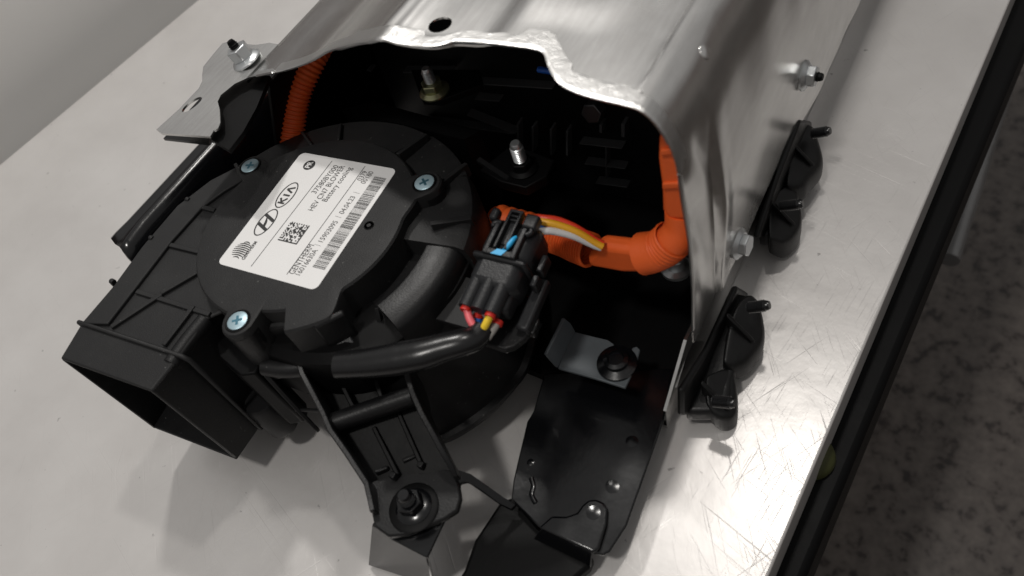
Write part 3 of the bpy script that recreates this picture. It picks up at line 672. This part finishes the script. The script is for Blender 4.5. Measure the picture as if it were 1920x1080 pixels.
# bead round the duct
def bead(P, r=.0011, name='duct_bead'): return sweep(name, P, r, 'cover', blower, seg=10, n=1)
b0 = at(152, 606, ZD+.0006); b1 = at(341, 668, ZD+.0006)
bead([b0+Vector((-.0016, 0, -.006)), b0+Vector((-.0018, 0, 0)), b1, b1+Vector((.0025, .0005, -.003)), Vector((TR.x+.0008, b1.y, zb))], .0012)
# grid of ribs on the duct top
for q_, (x0, y0, x1, y1) in enumerate([(255, 545, 392, 588), (318, 458, 372, 471), (374, 386, 402, 393),
                         (207, 612, 302, 550), (300, 549, 372, 507), (305, 646, 362, 572)]):
    a = at(x0, y0, ZD+.0014+.00012*q_); b = at(x1, y1, ZD+.0014+.00012*q_); d = b-a; nrm = Vector((-d.y, d.x, 0)).normalized()*.0013; dz = Vector((0, 0, -.0026))
    mesh('duct_rib', [a-nrm, b-nrm, b-nrm+dz, a-nrm+dz, a+nrm, b+nrm, b+nrm+dz, a+nrm+dz], [(0, 1, 2, 3), (7, 6, 5, 4), (0, 4, 5, 1), (1, 5, 6, 2), (2, 6, 7, 3), (3, 7, 4, 0)], 'cover', blower, bevel=.0004)
for (x0, y0) in [(214, 531), (287, 450), (355, 378)]:
    c = at(x0, y0, ZD); sweep('duct_bead', [c+Vector((.0012, 0, .0012)), c+Vector((-.0006, 0, .0008)), c+Vector((-.0008, 0, -.010))], .0015, 'cover', blower, seg=10)
# rounded shoulder along the duct's right edge
sweep('duct_edge', [at(322, 684, ZD-.003), at(352, 642, ZD-.003), at(386, 600, ZD-.003)], .0042, 'plastic', blower, seg=16)

# lugs and arms under screw towards the camera
lathe('fixing_lug', [(0, .018), (.0085, .018), (.0088, .020), (.0088, .044), (.0075, .046), (0, .046)], 'plastic', blower, Matrix.Translation((at(512, 776, .030).x, at(512, 776, .030).y, 0)), seg=36)
prism('volute_tongue', px_poly([(396, 606), (430, 622), (462, 640), (486, 664), (488, 682), (478, 700), (450, 704), (410, 670)], .085), .034, .0850, 'dark', blower, bevel=.001)
def wall(name, P, h, t, m='plastic', parent=blower, bev=.0005):
    """thin upright wall following points on its upper edge; h = height at each point"""
    v = []; f = []; n = len(P); hs = h if isinstance(h, (list, tuple)) else [h]*n
    for i, p in enumerate(P):
        d = P[min(i+1, n-1)]-P[max(i-1, 0)]; nn = Vector((-d.y, d.x, 0)).normalized()*t/2
        for q in (p-nn, p+nn, p+nn-Vector((0, 0, hs[i])), p-nn-Vector((0, 0, hs[i]))): v.append(q)
    for i in range(n-1):
        for j in range(4): f.append((i*4+j, i*4+(j+1) % 4, i*4+4+(j+1) % 4, i*4+4+j))
    f += [(0, 1, 2, 3), tuple((n-1)*4+j for j in (3, 2, 1, 0))]
    return mesh(name, v, f, m, parent, bevel=bev, smooth=True)
# mounting foot
foot = slab('mounting_foot', [at(*p) for p in [(693, 930, .050), (695, 957, .050), (702, 988, .050), (728, 1006, .050), (760, 1002, .050), (832, 973, .050), (857, 957, .050), (864, 933, .050), (860, 905, .050), (848, 880, .050), (770, 868, .050), (690, 905, .050)]], (0, 0, -.004), 'plastic', blower, bevel=.0010)
slab('foot_web', [at(690, 908, .0495), at(850, 884, .0495), at(782, 742, .063), at(760, 690, .070), at(568, 700, .070), at(618, 797, .063)], (0, 0, -.003), 'dark', foot)
wall('foot_side_wall', [at(554, 628, .090), at(556, 668, .089), at(566, 700, .086), at(585, 736, .081), at(604, 772, .076), at(618, 805, .072), at(650, 850, .066), at(686, 905, .060), at(692, 930, .057), at(698, 958, .055)], [.030, .030, .028, .024, .022, .020, .014, .011, .008, .005], .0026, parent=foot)
wall('foot_side_wall', [at(740, 640, .088), at(762, 700, .084), at(772, 735, .079), at(790, 775, .074), at(830, 848, .065), at(846, 875, .060), at(853, 893, .056)], [.03, .028, .024, .022, .014, .010, .005], .0026, parent=foot)
sweep('cross_tube', [at(616, 796, .066), at(692, 770, .067), at(775, 742, .069)], .0048, 'plastic', foot, seg=16)
for P in ([(630, 690, .074), (640, 720, .072), (662, 764, .068)], [(700, 700, .074), (714, 744, .070)], [(700, 800, .060), (745, 890, .053)], [(745, 770, .062), (790, 872, .053)]):
    wall('foot_rib', [at(*p) for p in P], .012, .0022, 'dark', parent=foot)
for (x, y) in [(738, 893), (790, 873)]:
    c = at(x, y, .0525); box('foot_stop', tuple(c), (.0028, .0028, .004), 'plastic', foot, bevel=.0004)
wall('foot_rib', [at(702, 884, .054), at(726, 875, .054)], .006, .0018, parent=foot); wall('foot_rib', [at(754, 863, .054), at(778, 853, .054)], .006, .0018, parent=foot)
# foot bolt
fb = flange_nut(foot, at(776, 950, .0505), (-.05, .02, 1), r=.0062, h=.0072, m='paint', stud='paint', studlen=.0055, studr=.0038, name='foot_nut')
lathe('large_washer', [(.0112, 0), (.0114, .0004), (.0104, .0009), (0, .0012)], 'dark', foot, Matrix.Translation(at(776, 952, .0502)), seg=40)
# open arm with the see-through window left of the foot
sweep('arm_tube', [at(497, 688, .083), at(530, 692, .083), at(562, 690, .083), at(600, 682, .083), at(640, 668, .083)], .0042, 'plastic', blower, seg=16)
wall('arm_wall', [at(489, 662, .088), at(487, 680, .086), at(494, 698, .082), at(530, 738, .070), at(560, 770, .060), at(592, 803, .049)], [.008, .008, .007, .005, .004, .004], .0022)
wall('arm_wall', [at(505, 650, .090), at(560, 640, .090), at(610, 625, .090)], .020, .003)
sweep('arm_crossbar', [at(555, 768, .058), at(604, 770, .062)], .0010, 'plastic', blower, seg=8)
lug = slab('cable_clip', [at(622, 634, .094), at(655, 622, .094), at(668, 650, .092), at(640, 668, .090)], (0, 0, -.006), 'connector', blower, bevel=.0008)
slab('rim_lug', [at(586, 604, .1095), at(642, 578, .1095), at(645, 590, .1085), at(588, 616, .1085)], (0, 0, -.018), 'plastic', blower, bevel=.0010)
slab('rim_recess_plate', [at(490, 606, .1005), at(580, 592, .1005), at(584, 606, .0995), at(496, 618, .0995)], (0, 0, -.010), 'plastic', blower, bevel=.0010)

# label
lc = [at(566, 286, ZC), at(745, 318, ZC), at(592, 545, ZC), at(407, 494, ZC)]           # far-left, far-right, near-right, near-left
lcen = sum(lc, Vector())/4
U = ((lc[0]-lc[3])+(lc[1]-lc[2])).normalized(); V = Vector((-U.y, U.x, 0))              # text runs along U, its top points along V
LU = ((lc[0]-lc[3]).length+(lc[1]-lc[2]).length)/2; LV = ((lc[0]-lc[1]).length+(lc[3]-lc[2]).length)/2
LM = Matrix((U, V, Vector((0, 0, 1)))).transposed().to_4x4(); LM.translation = Vector((lcen.x, lcen.y, ZC+.0001))
def uv(px, py):
    q = LM.inverted() @ at(px, py, ZC+.0001); return Vector((q.x, q.y, 0))
def rrect(w, h, r, n=6):
    P = []
    for cx, cy, a0 in ((w/2-r, h/2-r, 0), (-w/2+r, h/2-r, 90), (-w/2+r, -h/2+r, 180), (w/2-r, -h/2+r, 270)):
        for i in range(n+1): a = rad(a0+90*i/n); P.append((cx+r*math.cos(a), cy+r*math.sin(a)))
    return P
def flat(name, polys, h, m, parent, t=.00003):
    v = []; f = []
    for P in polys:
        o = len(v); n = len(P)
        v += [LM @ Vector((p[0], p[1], h)) for p in P]; f.append(tuple(range(o, o+n)))
    return mesh(name, v, f, m, parent)
lp = rrect(LU, LV, .0032)
label = prism('printed_label', [(LM @ Vector((*p, 0))) for p in lp], ZC+.00005, ZC+.00022, 'label', blower)
label['label'] = 'white rounded label with barcode, logos and black lettering'
HI = .00020
def to_mesh(o, name):
    bpy.context.view_layer.update(); me = bpy.data.meshes.new_from_object(o.evaluated_get(bpy.context.evaluated_depsgraph_get()))
    n = bpy.data.objects.new(name, me); link(n, label); bpy.data.objects.remove(o); return n
def text(s, p0, p1, size, bold=0.0, name='lettering'):
    """one printed line of text running from p0 to p1 along its baseline"""
    c = bpy.data.curves.new(name, 'FONT'); c.body = s; c.size = size; c.offset = bold; c.resolution_u = 4
    c.materials.append(M['ink']); o = bpy.data.objects.new(name, c); link(o)
    n = to_mesh(o, name); xs_ = [q.co.x for q in n.data.vertices]; a, b = uv(*p0), uv(*p1)
    k = (b-a).length/(max(xs_)-min(xs_)); d = (b-a).normalized()
    R = Matrix((d, Vector((-d.y, d.x, 0)), Vector((0, 0, 1)))).transposed().to_4x4()
    n.data.transform(LM @ Matrix.Translation((a.x, a.y, HI)) @ R @ Matrix.Diagonal((k, 1, 1, 1)) @ Matrix.Translation((-min(xs_), 0, 0)))
    return n
def line(x0, y0, x1, y1, w=.00035, name='printed_rule'):
    a, b = uv(x0, y0), uv(x1, y1); d = (b-a).normalized(); n = Vector((-d.y, d.x, 0))*w/2
    return flat(name, [[a-n, b-n, b+n, a+n]], HI, 'ink', label)
line(471, 500, 623, 302); line(538, 515, 685, 312)
def ellipse_ring(c, a, b, w, rot=0, n=40):
    out = []
    for i in range(n):
        q = []
        for (k, s) in ((i, 1), (i+1, 1), (i+1, 0), (i, 0)):
            t = 2*math.pi*k/n; x = (a-(0 if s else w))*math.cos(t); y = (b-(0 if s else w))*math.sin(t)
            q.append((c.x+x*math.cos(rot)-y*math.sin(rot), c.y+x*math.sin(rot)+y*math.cos(rot)))
        out.append(q)
    return out
def text_at(s, p, size, bold=0, sx=1, m='ink', name='lettering', dz=0):
    c = bpy.data.curves.new(name, 'FONT'); c.body = s; c.size = size; c.align_x = 'CENTER'; c.align_y = 'CENTER'; c.offset = bold
    c.materials.append(M[m]); o = bpy.data.objects.new(name, c); link(o); n = to_mesh(o, name)
    n.data.transform(LM @ Matrix.Translation((p.x, p.y, HI+dz)) @ Matrix.Diagonal((sx, 1, 1, 1))); return n
# oval marks
k1 = uv(538, 366); flat('oval_mark', ellipse_ring(k1, .0088, .0046, .0007), HI, 'ink', label)
def strokes(c, segs, w): 
    P = []
    for (x0, y0, x1, y1) in segs:
        a, b = Vector((c.x+x0, c.y+y0, 0)), Vector((c.x+x1, c.y+y1, 0)); d = (b-a).normalized(); n = Vector((-d.y, d.x, 0))*w/2; P.append([a-n, b-n, b+n, a+n])
    return P
h_ = .0021
KIA = [(-.0054, -h_, -.0054, h_), (-.0052, -.0002, -.0024, h_), (-.0046, .0002, -.0020, -h_), (-.0002, -h_, -.0002, h_), (.0018, -h_, .0036, h_), (.0036, h_, .0054, -h_)]
for i, sg in enumerate(KIA): flat('oval_mark_stroke', strokes(k1, [sg], .0011), HI+.000004*(i+1), 'ink', label)
k2 = uv(499, 417); flat('oval_mark', ellipse_ring(k2, .0088, .0046, .0007), HI, 'ink', label)
# slanted H with curved bar
def hcurve(c):
    L1 = [(-.0052, -.0030), (-.0036, -.0038), (-.0006, .0036), (-.0024, .0040)]
    L2 = [(.0006, -.0036), (.0024, -.0040), (.0052, .0030), (.0036, .0038)]
    B = [(-.0028, -.0012), (-.0010, -.0010), (.0010, -.0002), (.0030, .0012), (.0026, .0016), (.0008, .0010), (-.0010, .0006), (-.0026, .0004)]
    return [[(c.x+x, c.y+y) for x, y in P] for P in (L1, L2, B)]
for i, P in enumerate(hcurve(k2)): flat('oval_mark_stroke', [P], HI+.000004*(i+1), 'ink', label)
# striped globe
k3 = uv(453, 470); G = .0050; stripes = []
for i in range(9):
    x = -G*.92+i*(2*G*.92)/8; hh = math.sqrt(max(0, G*G-x*x))
    L_, R_ = [], []
    for j in range(9):
        t = j/8*2-1; bend = .0007*(1-t*t); wv = .00034*(1-.5*t*t)
        L_.append((k3.x+x+bend-wv, k3.y+hh*t)); R_.append((k3.x+x+bend+wv, k3.y+hh*t))
    stripes.append(L_+R_[::-1])
flat('striped_globe', stripes, HI, 'ink', label)['kind'] = 'stuff'
text('GENTHERM', (458, 488), (483, 454), .0027, bold=.00006)
# dot mark with letters cut out
k4 = uv(580, 310); kr = .0034
flat('round_mark', [[(k4.x+kr*math.cos(i*math.pi/16), k4.y+kr*math.sin(i*math.pi/16)) for i in range(32)]], HI, 'ink', label)
text_at('PR', k4, .0044, bold=.00010, sx=.9, m='label', dz=.00003)
# lettering
ts = .0047
text('37580BY000', (592, 364), (636, 312), ts); text('HEV CN7 BLOWER', (586.7, 396), (648, 312), ts); text('Battery cooling', (612.5, 379), (661, 315.5), ts)
text('GENTHERM', (551, 515), (589.7, 460.5), .0050); text('16016630A', (562.5, 517), (596.7, 469.7), .0043); text('|', (598.4, 461), (598.7, 460.6), .0043)
text('15903095', (605, 455), (634.7, 416), .0043); text('|', (637, 408), (637.3, 407.6), .0043); text('04.04.23', (644, 402), (667, 369.7), .0043); text('|', (671.5, 363), (671.8, 362.6), .0043)
text('0379', (677.8, 339.7), (689.7, 322.5), .0043); text('00180', (683.9, 345.5), (701.4, 323.3), .0043)
# matrix of square modules
c0 = uv(551, 437); mw = .0120; rr_ = random.Random(3); cells = []
nC = 16
for i in range(nC):
    for j in range(nC):
        on = rr_.random() < .5
        if i == 0 or j == 0: on = True
        if i == nC-1: on = j % 2 == 0
        if j == nC-1: on = i % 2 == 0
        if on:
            x = c0.x-mw/2+i*mw/nC; y = c0.y-mw/2+j*mw/nC; q = mw/nC*.98
            cells.append([(x, y), (x+q, y), (x+q, y+q), (x, y+q)])
flat('matrix_code', cells, HI, 'ink', label)['kind'] = 'stuff'
# bar code
a0, a1 = uv(595, 503), uv(716, 334); bars = []; u = min(a0.x, a1.x); vmid = (a0.y+a1.y)/2
while u < max(a0.x, a1.x):
    w = rr_.choice((.00016, .00016, .0003, .00045)); bars.append([(u, vmid-.0036), (u+w, vmid-.0036), (u+w, vmid+.0036), (u, vmid+.0036)]); u += w+rr_.choice((.00018, .00018, .00032, .00045))
flat('bar_code', bars, HI, 'ink', label)['kind'] = 'stuff'

# ================================================================== ORANGE CABLES
oc = root('orange_conduit', (0, 0, 0), 'orange corrugated conduit rising behind the far left of the blower', 'conduit')
def corr(name, P, r, rings, parent, rd=.0012):
    pts = catmull(P, rings*4//(len(P)-1)+1); v = []; f = []; seg = 18; N = len(pts); prev = None
    for i, p in enumerate(pts):
        t = (pts[min(i+1, N-1)]-pts[max(i-1, 0)]).normalized()
        a = t.cross(Vector((0, 1, .2))).normalized() if prev is None else (prev-t*prev.dot(t)).normalized(); prev = a; b = t.cross(a)
        rr = r+rd*(1 if i % 4 in (1, 2) else 0)
        for q in range(seg): w = 2*math.pi*q/seg; v.append(p+a*math.cos(w)*rr+b*math.sin(w)*rr)
    for i in range(N-1):
        for q in range(seg): f.append((i*seg+q, i*seg+(q+1) % seg, (i+1)*seg+(q+1) % seg, (i+1)*seg+q))
    return mesh(name, v, f, 'orange', parent, smooth=True, angle=60)
corr('corrugated_tube', [at(612, 60, .131), at(586, 112, .126), at(561, 168, .117), at(549, 222, .106), at(545, 280, .093)], .0064, 26, oc)
oh = root('orange_cable', (0, 0, 0), 'orange high-voltage cable with plug elbow behind the wire connector', 'cable')
yo = .192
def oy(px, py, y=yo): return at_y(px, py, y)
slab('plug_body', [oy(*p) for p in [(1240, 236), (1266, 242), (1279, 330), (1290, 400), (1290, 414), (1254, 412), (1241, 395), (1240, 352), (1233, 300), (1234, 262)]], (0, .010, 0), 'orange', oh, bevel=.0020, bseg=3)
slab('plug_collar', [oy(*p, yo-.0012) for p in [(1238, 282), (1272, 280), (1274, 290), (1238, 293)]], (0, .016, 0), 'orange', oh, bevel=.0006)
slab('plug_collar', [oy(*p, yo-.0012) for p in [(1241, 345), (1284, 343), (1286, 353), (1241, 356)]], (0, .016, 0), 'orange', oh, bevel=.0006)
sweep('cable_elbow', [oy(1278, 395, .198), oy(1277, 425, .196), oy(1262, 452, .193), oy(1232, 470, .191), oy(1205, 476, .190)], [.0070, .0072, .0080, .0092, .0098], 'orange', oh, seg=24)
corr('corrugated_tube', [oy(1262, 448, .193), oy(1248, 461, .192), oy(1232, 470, .191)], .0086, 5, oh, .0006)
slab('cable_block', [oy(*p, .184) for p in [(1120, 462), (1180, 470), (1226, 472), (1238, 490), (1222, 514), (1170, 514), (1102, 502), (1100, 486)]], (0, .009, 0), 'orange', oh, bevel=.0036, bseg=4)
corr('corrugated_tube', [oy(1108, 470, .193), oy(1082, 460, .195), oy(1060, 450, .197), oy(1020, 437, .20), oy(930, 412, .205)], .0076, 22, oh)

# ================================================================== WIRE CONNECTOR
con = root('wire_connector', (0, 0, 0), 'charcoal wire connector with blue paint streak joining coloured wires', 'connector')
zc = .114
A_ = at(974, 402, zc); B_ = at(893, 574, zc-.006)
ax = (A_-B_); CL = ax.length; ax.normalize()
side_hint = at(1000, 490, zc)-at(920, 462, zc); sx_ = (side_hint-ax*side_hint.dot(ax)).normalized(); up_ = sx_.cross(ax)
if up_.z < 0: up_ = -up_
CM = Matrix((sx_, ax, up_)).transposed().to_4x4(); CM.translation = B_
# local: x across, y along from the wire end (0) to the far end (CL), z up; top surface at z = 0
def cbox(name, x, y, z, dx, dy, dz, m='connector', bev=.0006, parent=None): return box(name, (x, y, z), (dx, dy, dz), m, parent or con, mx=CM, bevel=bev)
HW = .0125
ymale = CL*.02; ymid = CL*.24; yf_ = CL*.50
hs = cbox('socket_housing', 0, (yf_+CL)/2-.001, -.0105, .0245, CL-yf_-.002, .0205, bev=.0050)
cbox('collar', 0, yf_+.0005, -.0098, .0262, .0030, .0215, bev=.0020, parent=hs)
cbox('plug_housing', 0, (ymid+yf_)/2+.001, -.0098, .0225, yf_-ymid+.004, .0185, bev=.0042)
for i in (-1, 0, 1):
    a = CM @ Vector((i*.0062-.0008, ymale-.001, -.0046+(.0 if i else .0004))); b = CM @ Vector((i*.0062-.0008, ymid+.004, -.0046+(.0 if i else .0004)))
    sweep('terminal_tube', [a, b], .0036, 'connector', con, seg=18)
cbox('rear_block', .0016, (ymale+ymid)/2+.002, -.0110, .0170, ymid-ymale, .0100, bev=.0020)
# latch frame on top
for x in (-.0066, .0068): cbox('latch_rail', x, CL*.68, .0008, .0024, CL*.33, .0034, bev=.0005)
cbox('latch_bar', .0001, CL*.545, .0007, .0160, CL*.065, .0034, bev=.0005)
for x in (-.0027, .0024): cbox('latch_arm', x, CL*.79, .0014, .0014, CL*.42, .0040, bev=.0004)
cbox('latch_bar', -.0001, CL*.99, .0014, .0066, CL*.03, .0040, bev=.0004)
cbox('latch_bar', -.0001, CL*.945, .0010, .0042, .0010, .0032, bev=.0003); cbox('latch_bar', -.0001, CL*.905, .0008, .0042, .0010, .0028, bev=.0003)
cbox('latch_tongue', -.0001, CL*.80, -.0002, .0040, CL*.30, .0016, bev=.0004)
cbox('latch_ear', -.0100, CL*.925, .0012, .0040, CL*.13, .0050, bev=.0014); cbox('latch_ear', .0078, CL*.925, .0002, .0066, CL*.15, .0052, bev=.0010)
sweep('guard_lip', [CM @ Vector(p) for p in [(-.0080, CL*.80, .0014), (-.0090, CL*.83, .0014), (-.0074, CL*.86, .0014), (-.0052, CL*.86, .0014)]], .0011, 'connector', con, seg=8)
sweep('guard_lip', [CM @ Vector(p) for p in [(.0080, CL*.78, .0014), (.0096, CL*.82, .0010), (.0092, CL*.85, .0010)]], .0012, 'connector', con, seg=8)
# blue paint
sweep('paint_streak', [CM @ Vector(p) for p in [(.0040, CL*.745, .0012), (.0036, CL*.70, .0020), (.0030, CL*.64, .0022), (.0022, CL*.59, .0022), (.0010, CL*.575, .0016)]], [.0008, .0012, .0013, .0010, .0005], 'bluep', con, seg=10)
slab('paint_streak', [CM @ Vector(p) for p in [(-.0034, CL*.515, .00245), (.0018, CL*.515, .00245), (.0034, CL*.575, .00245), (-.0012, CL*.575, .00245)]], tuple(up_*.0002), 'bluep', con)
# clip rail on its right-hand side and the holder beneath
for (y0, y1) in ((.56, .74), (.40, .52)):
    cbox('side_clip', .0152, CL*(y0+y1)/2, -.0120, .0028, CL*(y1-y0), .0070, bev=.0008)
cbox('holder_arm', .0150, CL*.30, -.0190, .0060, CL*.55, .0060, bev=.0012)
cbox('holder_fin', .0150, CL*.13, -.0235, .0080, CL*.16, .0050, 'gloss', bev=.0006)
hold = slab('holder_plate', [at(*p, .088) for p in [(938, 520), (1000, 560), (1006, 585), (1000, 610), (984, 634), (962, 650), (945, 655), (905, 642), (890, 610)]], (0, 0, -.004), 'plastic', con, bevel=.0008)
slab('backing_plate', [at(*p, .086) for p in [(872, 519), (912, 531), (935, 560), (905, 622), (815, 597), (845, 562)]], (0, 0, -.002), 'cover', con)
# seals and wires at the near end
for (x, z) in ((-.0068, -.0048), (.0054, -.0046), (.0064, -.0110), (-.0035, -.0110)):
    p0 = CM @ Vector((x, ymale-.0005, z)); p1 = CM @ Vector((x, ymale-.0026, z)); sweep('wire_seal', [p1, p0], .0024, 'red', con, seg=18)
S0 = at(903, 620, .0985)
for (x, z, m, ex) in ((-.0068, -.0048, 'pinkw', -.0030), (.0054, -.0046, 'yelloww', .0006), (.0064, -.0110, 'greyw', .0030), (-.0035, -.0110, 'bluew', -.0008)):
    p0 = CM @ Vector((x, ymale-.0010, z)); tgt = S0+sx_*ex+up_*(.0004 if z > -.01 else -.0022)
    sweep('wire', [p0, p0.lerp(tgt, .5)-ax*.0008, tgt, tgt+(tgt-p0).normalized()*.002], .0017, m, con, seg=12)
# wires leaving the far end towards the orange cable
for (q0, q1, q2, m, r_) in (((1003, 411, .108), (1050, 414, .106), (1116, 450, .095), 'redw', .0016), ((1003, 417, .108), (1050, 423, .106), (1115, 455, .095), 'amberw', .0017), ((1000, 430, .107), (1030, 433, .104), (1105, 452, .090), 'bluew', .0016), ((1003, 438, .106), (1040, 434, .105), (1112, 459, .094), 'whitew', .0017)):
    a = at(*q0); b = at(*q1); c = at(*q2); st = CM @ Vector((.010, CL-.004, -.008))
    sweep('wire', [st, a, a.lerp(b, .5)+Vector((0, 0, .001)), b, b.lerp(c, .5)+Vector((0, 0, .0015)), c, c+(c-b).normalized()*.004], r_, m, con, seg=12)
# heat-shrunk sleeve of the loom
sweep('cable_sleeve', [at(904, 618, .0965), at(890, 634, .0972), at(868, 642, .0985), at(830, 652, .0985), at(790, 664, .098), at(748, 672, .097), at(710, 678, .0965), at(672, 682, .096), at(634, 684, .0955)], [.0056, .0058, .0062, .0068, .0076, .0078, .0072, .0066, .0064], 'gloss', con, seg=24, squash=.85)
